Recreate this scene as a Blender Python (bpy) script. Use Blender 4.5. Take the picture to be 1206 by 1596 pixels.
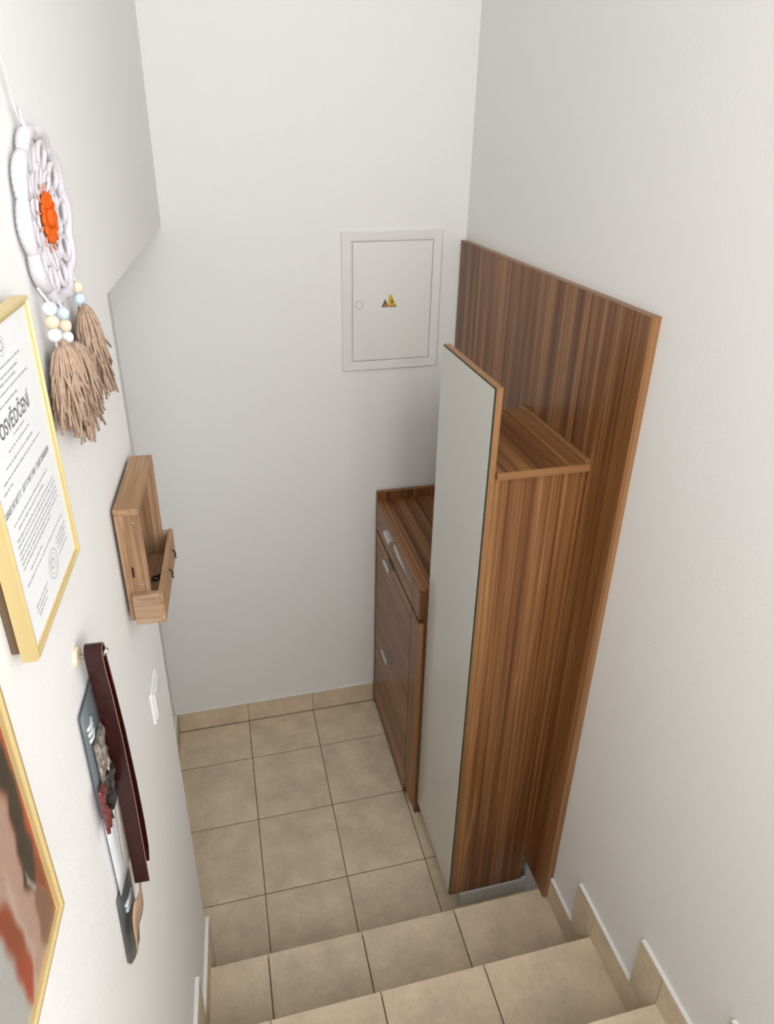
import bpy, bmesh, math, random
from mathutils import Vector, Matrix

# ---------------------------------------------------------------- scene, camera, light
for o in list(bpy.data.objects):
    bpy.data.objects.remove(o, do_unlink=True)
sc = bpy.context.scene
col = sc.collection
random.seed(7)

XL, SL, XR = -0.1382, 0.0495, 0.9327     # left wall (slightly splayed), right wall
NL = math.hypot(1, SL)
Y1, G, H = 1.1269, 0.2645, 0.1854        # first nosing, going, rise
ES, HS = 0.090, 0.105                    # skirting offset and height
ZL = 2.2435                              # underside of the opening in the left wall
WE = -1.06                               # end of the left wall
ZC = 4.3                                 # ceiling
T = 0.305                                # tile module
NSTEP = 8
XB = -0.33                               # back of the niche in the left wall
YB = -Y1 - G * (NSTEP - 1) - 2.2         # back end of the stairwell

pitch, yaw, roll = math.radians(25.0565), math.radians(13.014), math.radians(0.3307)
fwd = Vector((math.sin(yaw) * math.cos(pitch), math.cos(yaw) * math.cos(pitch), -math.sin(pitch)))
rgt = Vector((math.cos(yaw), -math.sin(yaw), 0))
up = rgt.cross(fwd)
r2 = rgt * math.cos(roll) + up * math.sin(roll)
u2 = -rgt * math.sin(roll) + up * math.cos(roll)
cam_d = bpy.data.cameras.new('camera')
cam = bpy.data.objects.new('camera', cam_d)
col.objects.link(cam)
cam_d.sensor_fit = 'VERTICAL'
cam_d.sensor_height = 36
cam_d.lens = 1051.75 / 1596 * 36
cam_d.shift_x = (603 - 568.67) / 1596
cam_d.shift_y = (699.8 - 798) / 1596
cam_d.clip_start = 0.02
M = Matrix((r2, u2, -fwd)).transposed().to_4x4()
M.translation = Vector((-0.0025, -2.4089, 2.5207))
cam.matrix_world = M
sc.camera = cam

world = bpy.data.worlds.new('world')
sc.world = world
world.use_nodes = True
bg = world.node_tree.nodes['Background']
bg.inputs['Color'].default_value = (0.93, 0.96, 1.0, 1)
bg.inputs['Strength'].default_value = 0.6

def area(name, loc, rot, sx, sy, power, color):
    l = bpy.data.lights.new(name, 'AREA')
    l.shape = 'RECTANGLE'; l.size = sx; l.size_y = sy; l.energy = power; l.color = color
    o = bpy.data.objects.new(name, l); col.objects.link(o)
    o.location = loc; o.rotation_euler = rot
    return o
# daylight from behind the camera only: the open head of the stairs and an upstairs window beside it
area('stairhead_daylight_offscreen', (0.36, YB + 0.1, 2.85), (math.radians(88), 0, 0), 1.1, 2.1, 44, (0.985, 0.985, 0.985))
area('window_right_offscreen', (XR - 0.03, -3.55, 2.70), (0, math.radians(90), 0), 1.5, 1.3, 52, (0.95, 0.972, 1.0))

vs = sc.view_settings
vs.view_transform = 'Standard'
try: vs.look = 'None'
except Exception: pass
vs.exposure = -0.06
vs.gamma = 1.0
vs.use_curve_mapping = False

# ---------------------------------------------------------------- materials
def lin(r, g, b):
    f = lambda c: (c / 255 / 12.92) if c / 255 <= 0.04045 else ((c / 255 + 0.055) / 1.055) ** 2.4
    return (f(r), f(g), f(b), 1)

def new_mat(name):
    m = bpy.data.materials.new(name); m.use_nodes = True
    nt = m.node_tree
    return m, nt, nt.nodes['Principled BSDF']

def plain(name, rgb, rough=0.5, metal=0.0, spec=0.5, bump=0, bscale=200, var=0.0):
    m, nt, b = new_mat(name)
    b.inputs['Base Color'].default_value = lin(*rgb)
    b.inputs['Roughness'].default_value = rough
    b.inputs['Metallic'].default_value = metal
    b.inputs['Specular IOR Level'].default_value = spec
    if bump or var:
        tc = nt.nodes.new('ShaderNodeTexCoord')
        n = nt.nodes.new('ShaderNodeTexNoise'); n.inputs['Scale'].default_value = bscale; n.inputs['Detail'].default_value = 4
        nt.links.new(tc.outputs['Object'], n.inputs['Vector'])
        if bump:
            bp = nt.nodes.new('ShaderNodeBump'); bp.inputs['Strength'].default_value = bump; bp.inputs['Distance'].default_value = 0.002
            nt.links.new(n.outputs['Fac'], bp.inputs['Height']); nt.links.new(bp.outputs['Normal'], b.inputs['Normal'])
        if var:
            mx = nt.nodes.new('ShaderNodeMix'); mx.data_type = 'RGBA'
            mx.inputs['A'].default_value = lin(*[max(0, c * (1 - var)) for c in rgb])
            mx.inputs['B'].default_value = lin(*[min(255, c * (1 + var)) for c in rgb])
            nt.links.new(n.outputs['Fac'], mx.inputs['Factor']); nt.links.new(mx.outputs['Result'], b.inputs['Base Color'])
    return m

def wood(name, axis, dark, mid, light, cross=26.0, rough=0.32, along=0.55):
    """striped veneer; axis = grain direction (0,1,2)"""
    m, nt, b = new_mat(name)
    N = nt.nodes; L = nt.links
    tc = N.new('ShaderNodeTexCoord'); oi = N.new('ShaderNodeObjectInfo')
    add = N.new('ShaderNodeVectorMath'); add.operation = 'ADD'
    mul = N.new('ShaderNodeVectorMath'); mul.operation = 'MULTIPLY'; mul.inputs[1].default_value = (7.3, 7.3, 7.3)
    cmb = N.new('ShaderNodeCombineXYZ')
    for k in range(3): L.new(oi.outputs['Random'], cmb.inputs[k])
    L.new(cmb.outputs[0], mul.inputs[0])
    L.new(tc.outputs['Object'], add.inputs[0]); L.new(mul.outputs[0], add.inputs[1])
    def noise(cs, al, detail=3, dist=0.0):
        mp = N.new('ShaderNodeMapping')
        s = [cs, cs, cs]; s[axis] = al
        mp.inputs['Scale'].default_value = s
        L.new(add.outputs[0], mp.inputs['Vector'])
        n = N.new('ShaderNodeTexNoise'); n.inputs['Scale'].default_value = 1; n.inputs['Detail'].default_value = detail
        n.inputs['Roughness'].default_value = 0.6; n.inputs['Distortion'].default_value = dist
        L.new(mp.outputs[0], n.inputs['Vector'])
        return n.outputs['Fac']
    a = noise(cross, along, 4, 0.25); c = noise(cross * 5, along * 1.5, 2); d = noise(cross * 1.7, along * 0.6, 2)
    m1 = N.new('ShaderNodeMix'); m1.inputs['Factor'].default_value = 0.42
    L.new(a, m1.inputs['A']); L.new(c, m1.inputs['B'])
    r = N.new('ShaderNodeValToRGB'); cr = r.color_ramp
    cr.elements[0].position = 0.36; cr.elements[0].color = lin(*dark)
    cr.elements[1].position = 0.64; cr.elements[1].color = lin(*light)
    e = cr.elements.new(0.5); e.color = lin(*mid)
    L.new(m1.outputs['Result'], r.inputs['Fac'])
    # thin pale streaks
    r3 = N.new('ShaderNodeValToRGB'); c3 = r3.color_ramp
    c3.elements[0].position = 0.600; c3.elements[0].color = (0, 0, 0, 1)
    c3.elements[1].position = 0.625; c3.elements[1].color = (0, 0, 0, 1)
    e3 = c3.elements.new(0.6125); e3.color = (0.6, 0.6, 0.6, 1)
    L.new(d, r3.inputs['Fac'])
    m2 = N.new('ShaderNodeMix'); m2.data_type = 'RGBA'
    L.new(r3.outputs['Color'], m2.inputs['Factor']); L.new(r.outputs['Color'], m2.inputs['A'])
    m2.inputs['B'].default_value = lin(*[min(255, v * 1.18) for v in light])
    L.new(m2.outputs['Result'], b.inputs['Base Color'])
    b.inputs['Roughness'].default_value = rough
    b.inputs['Specular IOR Level'].default_value = 0.38
    return m

def tile_mat(name, rgb):
    m, nt, b = new_mat(name)
    N = nt.nodes; L = nt.links
    tc = N.new('ShaderNodeTexCoord'); oi = N.new('ShaderNodeObjectInfo')
    cmb = N.new('ShaderNodeCombineXYZ')
    mu = N.new('ShaderNodeMath'); mu.operation = 'MULTIPLY'; mu.inputs[1].default_value = 31
    L.new(oi.outputs['Random'], mu.inputs[0])
    for k in range(3): L.new(mu.outputs[0], cmb.inputs[k])
    add = N.new('ShaderNodeVectorMath'); L.new(tc.outputs['Object'], add.inputs[0]); L.new(cmb.outputs[0], add.inputs[1])
    n1 = N.new('ShaderNodeTexNoise'); n1.inputs['Scale'].default_value = 9; n1.inputs['Detail'].default_value = 7; n1.inputs['Roughness'].default_value = 0.62
    L.new(add.outputs[0], n1.inputs['Vector'])
    n2 = N.new('ShaderNodeTexNoise'); n2.inputs['Scale'].default_value = 70; n2.inputs['Detail'].default_value = 3
    L.new(add.outputs[0], n2.inputs['Vector'])
    r = N.new('ShaderNodeValToRGB'); cr = r.color_ramp
    cr.elements[0].position = 0.34; cr.elements[0].color = lin(*[c * 0.935 for c in rgb])
    cr.elements[1].position = 0.68; cr.elements[1].color = lin(*[min(255, c * 1.05) for c in rgb])
    L.new(n1.outputs['Fac'], r.inputs['Fac'])
    mx = N.new('ShaderNodeMix'); mx.data_type = 'RGBA'; mx.blend_type = 'MULTIPLY'; mx.inputs['Factor'].default_value = 0.25
    L.new(r.outputs['Color'], mx.inputs['A'])
    r2_ = N.new('ShaderNodeValToRGB'); r2_.color_ramp.elements[0].position = 0.3; r2_.color_ramp.elements[1].position = 0.6
    r2_.color_ramp.elements[0].color = (0.75, 0.72, 0.66, 1); r2_.color_ramp.elements[1].color = (1, 1, 1, 1)
    L.new(n2.outputs['Fac'], r2_.inputs['Fac']); L.new(r2_.outputs['Color'], mx.inputs['B'])
    L.new(mx.outputs['Result'], b.inputs['Base Color'])
    b.inputs['Roughness'].default_value = 0.5
    b.inputs['Specular IOR Level'].default_value = 0.35
    bp = N.new('ShaderNodeBump'); bp.inputs['Strength'].default_value = 0.12; bp.inputs['Distance'].default_value = 0.001
    L.new(n2.outputs['Fac'], bp.inputs['Height']); L.new(bp.outputs['Normal'], b.inputs['Normal'])
    return m

MAT = {}
MAT['plaster'] = plain('white_plaster', (246, 245, 243), 0.75, spec=0.25, bump=0.25, bscale=120)
MAT['ceiling'] = plain('ceiling_paint', (247, 247, 246), 0.8, spec=0.2)
MAT['caulk'] = plain('white_caulk', (240, 239, 235), 0.6)
MAT['grout'] = plain('grout', (132, 112, 84), 0.9, spec=0.2, var=0.08, bscale=60)
MAT['tile'] = tile_mat('beige_tile', (226, 208, 180))
DK, MD, LT = (88, 52, 28), (132, 87, 50), (174, 127, 82)
MAT['wood_z'] = wood('walnut_vertical', 2, DK, MD, LT)
MAT['wood_y'] = wood('walnut_lengthwise', 1, DK, MD, LT)
MAT['edge_z'] = wood('walnut_edge_vertical', 2, (122, 84, 50), (152, 108, 68), (174, 130, 88), cross=60)
MAT['edge_y'] = wood('walnut_edge_lengthwise', 1, (122, 84, 50), (152, 108, 68), (174, 130, 88), cross=60)
MAT['edge_x'] = wood('walnut_edge_crosswise', 0, (118, 78, 44), (146, 102, 62), (168, 124, 82), cross=60)
MAT['carcass'] = plain('walnut_carcass', (126, 84, 50), 0.5)
MAT['glass_white'] = plain('grey_white_glass', (226, 226, 218), 0.07, spec=0.25)
MAT['glass_edge'] = plain('green_glass_edge', (48, 66, 56), 0.15)
MAT['alu'] = plain('brushed_plinth', (224, 226, 222), 0.25, metal=0.15)
MAT['steel'] = plain('satin_steel', (205, 205, 202), 0.28, metal=0.9)
MAT['enamel'] = plain('light_grey_enamel', (240, 239, 235), 0.4, spec=0.4)
MAT['yellow'] = plain('warning_yellow', (222, 182, 40), 0.5)
MAT['orange_y'] = plain('warning_amber', (205, 150, 60), 0.5)
MAT['black'] = plain('black_print', (35, 30, 22), 0.5)
MAT['gold'] = plain('gold_anodised', (228, 206, 150), 0.4, metal=0.55)
MAT['paper'] = plain('certificate_paper', (240, 241, 242), 0.55, spec=0.3)
MAT['ink'] = plain('grey_ink', (172, 173, 176), 0.8)
MAT['ink_dark'] = plain('dark_ink', (112, 112, 114), 0.8)
MAT['backing'] = plain('hardboard_backing', (112, 90, 68), 0.8)
MAT['yarn'] = plain('white_yarn', (232, 228, 233), 0.9, spec=0.1, bump=0.8, bscale=600)
MAT['orange'] = plain('orange_yarn', (238, 108, 38), 0.85, spec=0.1, bump=0.6, bscale=600)
MAT['peach'] = plain('peach_yarn', (238, 170, 150), 0.85, spec=0.1)
MAT['tassel'] = plain('tan_yarn', (182, 156, 136), 0.9, spec=0.1, var=0.18, bscale=120)
MAT['bead_white'] = plain('white_bead', (236, 240, 244), 0.35)
MAT['bead_blue'] = plain('pale_blue_bead', (206, 222, 238), 0.35)
MAT['bead_wood'] = plain('natural_wood_bead', (236, 218, 192), 0.5, var=0.05, bscale=90)
MAT['oak_z'] = wood('oak_vertical', 2, (122, 92, 66), (152, 118, 88), (178, 144, 112), cross=45, rough=0.6, along=3)
MAT['oak_y'] = wood('oak_lengthwise', 1, (136, 104, 74), (168, 132, 98), (190, 156, 122), cross=45, rough=0.6, along=3)
MAT['oak_x'] = wood('oak_crosswise', 0, (138, 110, 86), (166, 136, 110), (186, 158, 132), cross=40, rough=0.6, along=6)
MAT['iron'] = plain('dark_iron', (52, 44, 38), 0.4, metal=0.7)
MAT['leather'] = plain('oxblood_leather', (48, 15, 14), 0.26, spec=0.35, bump=0.15, bscale=200, var=0.15)
MAT['leather_edge'] = plain('pale_leather_edge', (150, 118, 104), 0.6)
MAT['pouch'] = plain('slate_grey_plastic', (104, 110, 114), 0.3, var=0.08, bscale=25)
MAT['pouch_dark'] = plain('dark_grey_plastic', (84, 87, 88), 0.35, var=0.08, bscale=25)
MAT['card'] = plain('white_card', (222, 224, 228), 0.4)
MAT['card_beige'] = plain('grey_beige_card', (176, 168, 158), 0.45, var=0.1, bscale=30)
MAT['kraft'] = plain('brown_dried_leaf', (176, 146, 122), 0.7, var=0.25, bscale=45)
MAT['clear'] = plain('clear_tape', (214, 220, 222), 0.12, spec=0.8)
MAT['switch'] = plain('switch_white', (242, 242, 240), 0.3)

# ---------------------------------------------------------------- mesh helpers
def add_box(bm, x0, x1, y0, y1, z0, z1, bev=0.0, seg=1):
    vs_ = [bm.verts.new((x, y, z)) for x in (x0, x1) for y in (y0, y1) for z in (z0, z1)]
    F = [(0, 1, 3, 2), (4, 6, 7, 5), (0, 4, 5, 1), (2, 3, 7, 6), (0, 2, 6, 4), (1, 5, 7, 3)]
    fs = [bm.faces.new([vs_[i] for i in f]) for f in F]
    if bev:
        es = list({e for f in fs for e in f.edges})
        bmesh.ops.bevel(bm, geom=es, offset=bev, segments=seg, affect='EDGES', profile=0.5)

def add_prism(bm, pts, axis, a0, a1):
    """polygon pts (2D) extruded along axis 0=x (pts=y,z) 1=y (pts=x,z) 2=z (pts=x,y)"""
    def P(p, a):
        return {0: (a, p[0], p[1]), 1: (p[0], a, p[1]), 2: (p[0], p[1], a)}[axis]
    A = [bm.verts.new(P(p, a0)) for p in pts]; B = [bm.verts.new(P(p, a1)) for p in pts]
    bm.faces.new(A); bm.faces.new(B[::-1])
    n = len(pts)
    for i in range(n):
        bm.faces.new((A[i], B[i], B[(i + 1) % n], A[(i + 1) % n]))

def add_tube(bm, pts, r, n=8, closed=False, cap=True):
    pts = [Vector(p) for p in pts]; m = len(pts)
    rr = r if isinstance(r, (list, tuple)) else [r] * m
    rings = []; prev = None
    for i, p in enumerate(pts):
        a = pts[(i - 1) % m] if (closed or i > 0) else p
        b = pts[(i + 1) % m] if (closed or i < m - 1) else p
        t = (b - a).normalized() if (b - a).length > 1e-9 else Vector((0, 0, 1))
        if prev is None:
            ref = Vector((1, 0, 0)) if abs(t.x) < 0.9 else Vector((0, 1, 0))
            u = t.cross(ref).normalized()
        else:
            u = (prev - t * prev.dot(t)).normalized()
        prev = u; v = t.cross(u)
        rings.append([bm.verts.new(p + (u * math.cos(k * 2 * math.pi / n) + v * math.sin(k * 2 * math.pi / n)) * rr[i]) for k in range(n)])
    for i in range(m if closed else m - 1):
        A, B = rings[i], rings[(i + 1) % m]
        for k in range(n):
            bm.faces.new((A[k], A[(k + 1) % n], B[(k + 1) % n], B[k]))
    if cap and not closed:
        bm.faces.new(rings[0][::-1]); bm.faces.new(rings[-1])

def add_ball(bm, c, r, seg=16, rings=10, sx=1, sy=1, sz=1):
    bmesh.ops.create_uvsphere(bm, u_segments=seg, v_segments=rings, radius=r,
                              matrix=Matrix.Translation(c) @ Matrix.Diagonal((sx, sy, sz, 1)))

def add_disc(bm, c, r, axis, h, n=24, r2=None):
    """cylinder centred c along axis vector with height h"""
    q = Vector((0, 0, 1)).rotation_difference(Vector(axis)).to_matrix().to_4x4()
    bmesh.ops.create_cone(bm, cap_ends=True, segments=n, radius1=r, radius2=r if r2 is None else r2, depth=h,
                          matrix=Matrix.Translation(c) @ q)

def obj(name, bm, mat, parent=None, smooth=False):
    me = bpy.data.meshes.new(name)
    bmesh.ops.recalc_face_normals(bm, faces=bm.faces[:])
    bm.to_mesh(me); bm.free()
    o = bpy.data.objects.new(name, me); col.objects.link(o)
    for m in (mat if isinstance(mat, (list, tuple)) else [mat]):
        me.materials.append(MAT[m] if isinstance(m, str) else m)
    if smooth:
        for p in me.polygons: p.use_smooth = True
    if parent: o.parent = parent
    return o

def boxobj(name, dims, mat, parent=None, bev=0.001, seg=1):
    bm = bmesh.new(); add_box(bm, *dims, bev=bev, seg=seg)
    return obj(name, bm, mat, parent)

def tag(o, label, cat, group=None):
    o['label'] = label; o['category'] = cat
    if group: o['group'] = group
    return o

def struct(o, label=None):
    o['kind'] = 'structure'
    if label: o['label'] = label
    return o

def thing(name, label, cat, loc=(0, 0, 0), rotz=0.0, group=None):
    o = bpy.data.objects.new(name, None); col.objects.link(o)
    o.empty_display_size = 0.05
    o.location = loc; o.rotation_euler = (0, 0, rotz)
    return tag(o, label, cat, group)

# ---------------------------------------------------------------- room shell
def xl(y): return XL + SL * y
def left_prism(bm, yz, x_in, off=0.0):
    """polygon in (y,z) on the splayed left wall face (moved off into the room), extruded back to x = x_in"""
    A = [bm.verts.new((xl(y) + off, y, z)) for y, z in yz]
    B = [bm.verts.new((x_in if x_in is not None else xl(y), y, z)) for y, z in yz]
    bm.faces.new(A); bm.faces.new(B[::-1])
    n = len(yz)
    for i in range(n): bm.faces.new((A[i], B[i], B[(i + 1) % n], A[(i + 1) % n]))

bm = bmesh.new()
left_prism(bm, [(0.01, ZC), (0.01, ZL), (WE, ZL), (WE, 0.0), (YB, 0.0), (YB, ZC)], -0.62)
struct(obj('wall_left', bm, 'plaster'), 'white plastered left wall with an opening cut at its far end')
bm = bmesh.new(); add_box(bm, XB - 0.12, XB, WE + 0.001, 0.01, 0, ZL - 0.001)
struct(obj('wall_niche', bm, 'plaster'), 'white wall at the back of the niche on the left')
bm = bmesh.new(); add_box(bm, -0.62, XR + 0.15, 0.01, 0.16, 0, ZC)
struct(obj('wall_far', bm, 'plaster'), 'white plastered far wall behind the landing')
bm = bmesh.new(); add_box(bm, XR, XR + 0.15, YB, 0.01, 0, ZC)
struct(obj('wall_right', bm, 'plaster'), 'white plastered right wall beside the stairs')
bm = bmesh.new(); add_box(bm, -0.62, XR + 0.15, YB, 0.16, ZC, ZC + 0.1)
struct(obj('ceiling', bm, 'ceiling'), 'white ceiling high above the stairwell')

# landing floor: grout bed with single tiles
JW = 0.0035
def tile_mesh(w, d, h=0.006, bev=0.0012):
    bm = bmesh.new(); add_box(bm, -w / 2, w / 2, -d / 2, d / 2, -h, 0, bev=bev)
    me = bpy.data.meshes.new('tile')
    bmesh.ops.recalc_face_normals(bm, faces=bm.faces[:]); bm.to_mesh(me); bm.free()
    me.materials.append(MAT['tile'])
    return me
tile_cache = {}
def place_tile(name, x0, x1, y0, y1, z, parent):
    k = (round(x1 - x0, 4), round(y1 - y0, 4))
    if k not in tile_cache: tile_cache[k] = tile_mesh(x1 - x0 - JW, y1 - y0 - JW)
    o = bpy.data.objects.new(name, tile_cache[k]); col.objects.link(o)
    o.location = ((x0 + x1) / 2, (y0 + y1) / 2, z + random.uniform(-0.0003, 0.0003)); o.parent = parent
    return o

bm = bmesh.new(); add_box(bm, XB, XR, -Y1 + 0.012, 0.01, -0.12, -0.0022)
floor = struct(obj('floor', bm, 'grout'), 'landing floor of square beige tiles with brown joints')
xs = [XB + 0.01, 0.0, T, 2 * T, XR]
ys = [0.0, -0.214, -0.214 - T, -0.214 - 2 * T, -Y1 + 0.012]
for i in range(4):
    for j in range(4):
        place_tile('floor_tile', xs[i], xs[i + 1], ys[j + 1], ys[j], 0.0, floor)

# stairs: each step a concrete core with tread and riser tiles
TJ = {1: (-0.009, 0.292, 0.604), 2: (-0.018, 0.286, 0.589), 3: (-0.02, 0.284, 0.588)}
steps = struct(boxobj('trim_1', (xl(YB) + 0.0, XR, YB, -Y1 - G * NSTEP + 0.012, 0.0, H * NSTEP + H - 0.008), 'grout', bev=0), 'upper landing slab at the head of the stairs')
for n in range(1, NSTEP + 1):
    yn = -Y1 - G * (n - 1)
    z = H * n
    bm = bmesh.new()
    yb = yn - G
    add_box(bm, xl(yn - G), XR, yb + 0.012, yn - 0.01, 0.0 if n == 1 else z - H - 0.02, z - 0.0072)
    st = obj('stair_step', bm, 'grout')
    st['kind'] = 'structure'; st['label'] = 'beige tiled stair step'
    if n > 6: continue
    j = TJ.get(n, TJ[3])
    ex = [xl(yn - G / 2), j[0], j[1], j[2], XR]
    for a in range(4):
        x0 = ex[a] + (0.004 if a == 0 else 0)
        k = 'S%d_%d' % (n, a)
        w = ex[a + 1] - x0
        bmt = bmesh.new()
        add_box(bmt, -w / 2 + JW / 2, w / 2 - JW / 2, -G / 2 + 0.0, G / 2, -0.0072, 0, bev=0.0012)
        t = obj('tread_tile', bmt, 'tile', st)
        t.location = ((x0 + ex[a + 1]) / 2, yn - G / 2, z)
        bmt = bmesh.new()
        add_box(bmt, -w / 2 + JW / 2, w / 2 - JW / 2, -0.0035, 0.0035, 0, H - 0.0112, bev=0.001)
        t = obj('riser_tile', bmt, 'tile', st)
        t.location = ((x0 + ex[a + 1]) / 2, yn - 0.0065, z - H + 0.002)

# skirting of the landing
def skirt_far():
    r = struct(boxobj('baseboard_far', (XB + 0.002, 0.602, 0.004, 0.0105, 0, 0.108), 'grout', bev=0), 'beige tile skirting along the far wall')
    cuts = [XB + 0.012, 0.0, T, 0.602]
    for a, b in zip(cuts, cuts[1:]):
        boxobj('baseboard_tile', (a + 0.001, b - 0.001, 0.0, 0.0075, 0.001, 0.108), 'tile', r, bev=0.0008)
    boxobj('caulk_strip', (XB + 0.003, 0.602, 0.0008, 0.0102, 0.1075, 0.1115), 'caulk', r, bev=0.0008)
skirt_far()
r = struct(boxobj('baseboard_niche', (XB - 0.001, XB + 0.004, WE + 0.01, 0.0, 0, 0.108), 'grout', bev=0), 'beige tile skirting along the niche wall')
for a, b in ((-0.214, 0.0), (-0.519, -0.214), (-0.824, -0.519), (WE + 0.01, -0.824)):
    boxobj('baseboard_tile', (XB + 0.003, XB + 0.012, a + 0.001, b - 0.001, 0.001, 0.108), 'tile', r, bev=0.0008)
boxobj('caulk_strip', (XB, XB + 0.011, WE + 0.01, -0.001, 0.1075, 0.1115), 'caulk', r, bev=0.0008)
r = struct(boxobj('baseboard_jamb', (XB + 0.012, xl(WE) + 0.002, WE - 0.001, WE + 0.004, 0, 0.108), 'grout', bev=0), 'beige tile skirting on the end of the left wall')
boxobj('baseboard_tile', (XB + 0.013, xl(WE) + 0.009, WE + 0.003, WE + 0.011, 0.001, 0.108), 'tile', r, bev=0.0008)
boxobj('caulk_strip', (XB + 0.013, xl(WE) + 0.009, WE, WE + 0.0105, 0.1075, 0.1115), 'caulk', r, bev=0.0008)

# stepped skirting up the stairs
def stair_skirt(side):
    root = bpy.data.objects.new('baseboard_' + side, None); col.objects.link(root)
    struct(root, 'stepped beige tile skirting climbing the %s wall' % side)
    def piece(name, poly, t, mat):
        bm = bmesh.new()
        if side == 'left': left_prism(bm, poly, None, t)
        else: add_prism(bm, poly, 0, XR - t, XR)
        obj(name, bm, mat, root)
    g = 0.0008
    for n in range(1, 7):
        yn = -Y1 - G * (n - 1); z = H * n
        ya = yn + (ES if n == 1 and side == 'left' else 0.0)
        if n == 1 and side == 'right': ya = yn + 0.05
        # strip along the tread: from the nosing back to the next riser
        piece('baseboard_tile', [(yn - g, z), (yn - G, z), (yn - G, z + HS - g), (yn - g, z + HS - g)], 0.010, 'tile')
        # upright beside the riser, standing on the strip below
        zb = z - H + HS + g if n > 1 else 0.0
        if n > 1 or side == 'left':
            piece('baseboard_tile', [(yn + ES, zb), (yn + g, zb), (yn + g, z + HS - g), (yn + ES, z + HS - g)], 0.010, 'tile')
        y_top0 = yn + ES if (n > 1 or side == 'left') else yn + 0.0
        # white top edge
        piece('caulk_strip', [(y_top0, z + HS - g), (yn - G + ES, z + HS - g), (yn - G + ES, z + HS + 0.0022), (y_top0, z + HS + 0.0022)], 0.0102, 'caulk')
stair_skirt('left')
stair_skirt('right')

# ---------------------------------------------------------------- wall panel, tall cabinet, chest
PX = XR - 0.0215
YP = -1.165
wp = thing('wall_panel', 'tall flat walnut veneer panel fixed to the right wall behind the cabinets', 'panel', (XR, YP / 2, 0.187))
bm = bmesh.new()
r_ = 0.012
poly = [(YP + 0.0015, 0.187 + r_)] + [(YP + 0.0015 + r_ - r_ * math.cos(a), 0.187 + r_ - r_ * math.sin(a)) for a in (0.5, 1.0, 1.57)] + [(0.002, 0.187), (0.002, 2.169), (YP + 0.0015, 2.169)]
add_prism(bm, [(y - YP / 2, z - 0.187) for y, z in poly], 0, PX - XR, -0.0005)
obj('board', bm, 'wood_z', wp)
bm = bmesh.new(); add_box(bm, PX - XR - 0.0003, -0.0005, YP / 2 - 0.0, YP / 2 + 0.0016, 0.012, 2.169 - 0.187 + 0.0012)
obj('edge_band', bm, 'edge_z', wp)
bm = bmesh.new(); add_box(bm, PX - XR - 0.0003, -0.0005, YP / 2 + 0.0016, -YP / 2 + 0.002, 2.169 - 0.187, 2.169 - 0.187 + 0.0012)
obj('edge_band', bm, 'edge_y', wp)

CX0, CX1 = 0.656, PX - 0.0005
CY0, CY1 = -1.014, -0.632
CZT = 1.757
tc_ = thing('tall_cabinet', 'tall narrow walnut shoe cabinet with a light glass-faced door taller than its body', 'cabinet', ((CX0 + CX1) / 2, (CY0 + CY1) / 2, 0))
ox, oy = (CX0 + CX1) / 2, (CY0 + CY1) / 2
def cb(name, x0, x1, y0, y1, z0, z1, mat, parent=tc_, bev=0.0008):
    return boxobj(name, (x0 - ox, x1 - ox, y0 - oy, y1 - oy, z0, z1), mat, parent, bev)
cb('side_panel', CX0, CX1, CY0, CY0 + 0.018, 0.066, CZT - 0.022, 'wood_z')
cb('side_panel', CX0, CX1, CY1 - 0.018, CY1, 0.066, CZT - 0.022, 'wood_z')
cb('bottom_panel', CX0, CX1, CY0 + 0.018, CY1 - 0.018, 0.066, 0.084, 'carcass')
cb('back_panel', CX1 - 0.006, CX1, CY0 + 0.018, CY1 - 0.018, 0.084, CZT - 0.022, 'carcass')
tp = cb('top_panel', CX0, CX1, CY0 - 0.012, CY1, CZT - 0.0215, CZT, 'wood_y')
cb('edge_band', CX0, CX1, CY0 - 0.0132, CY0 - 0.0118, CZT - 0.0213, CZT - 0.0002, 'edge_x', tp, 0)
cb('rear_lip', CX1 - 0.014, CX1, CY0 - 0.012, CY1, CZT, CZT + 0.012, 'edge_y', tp)
dr = cb('door', 0.638, 0.6555, CY0, CY1 - 0.001, 0.070, 1.977, 'wood_z')
cb('edge_band', 0.6382, 0.6555, CY0 - 0.0012, CY0 + 0.0002, 0.071, 1.9765, 'edge_z', dr, 0)
cb('edge_band', 0.6382, 0.6555, CY0, CY1 - 0.001, 1.9768, 1.978, 'edge_y', dr, 0)
gl = cb('glass_panel', 0.6335, 0.638, CY0 + 0.002, CY1 - 0.003, 0.073, 1.9745, 'glass_white', dr, 0.0004)
cb('glass_edge', 0.6339, 0.6379, CY0 + 0.0012, CY0 + 0.0022, 0.073, 1.9745, 'glass_edge', dr, 0)
cb('glass_edge', 0.6339, 0.6379, CY0 + 0.002, CY1 - 0.003, 1.9743, 1.9752, 'glass_edge', dr, 0)
cb('plinth', 0.668, 0.680, CY0 + 0.008, CY1 - 0.004, 0.0003, 0.0665, 'alu')
cb('plinth', 0.668, XR - 0.001, CY0 - 0.006, CY0 + 0.008, 0.0003, 0.0665, 'alu')
cb('plinth_corner', 0.6665, 0.6735, CY0 - 0.0072, CY0 - 0.0005, 0.0003, 0.0665, 'steel', bev=0.0015)

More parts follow.
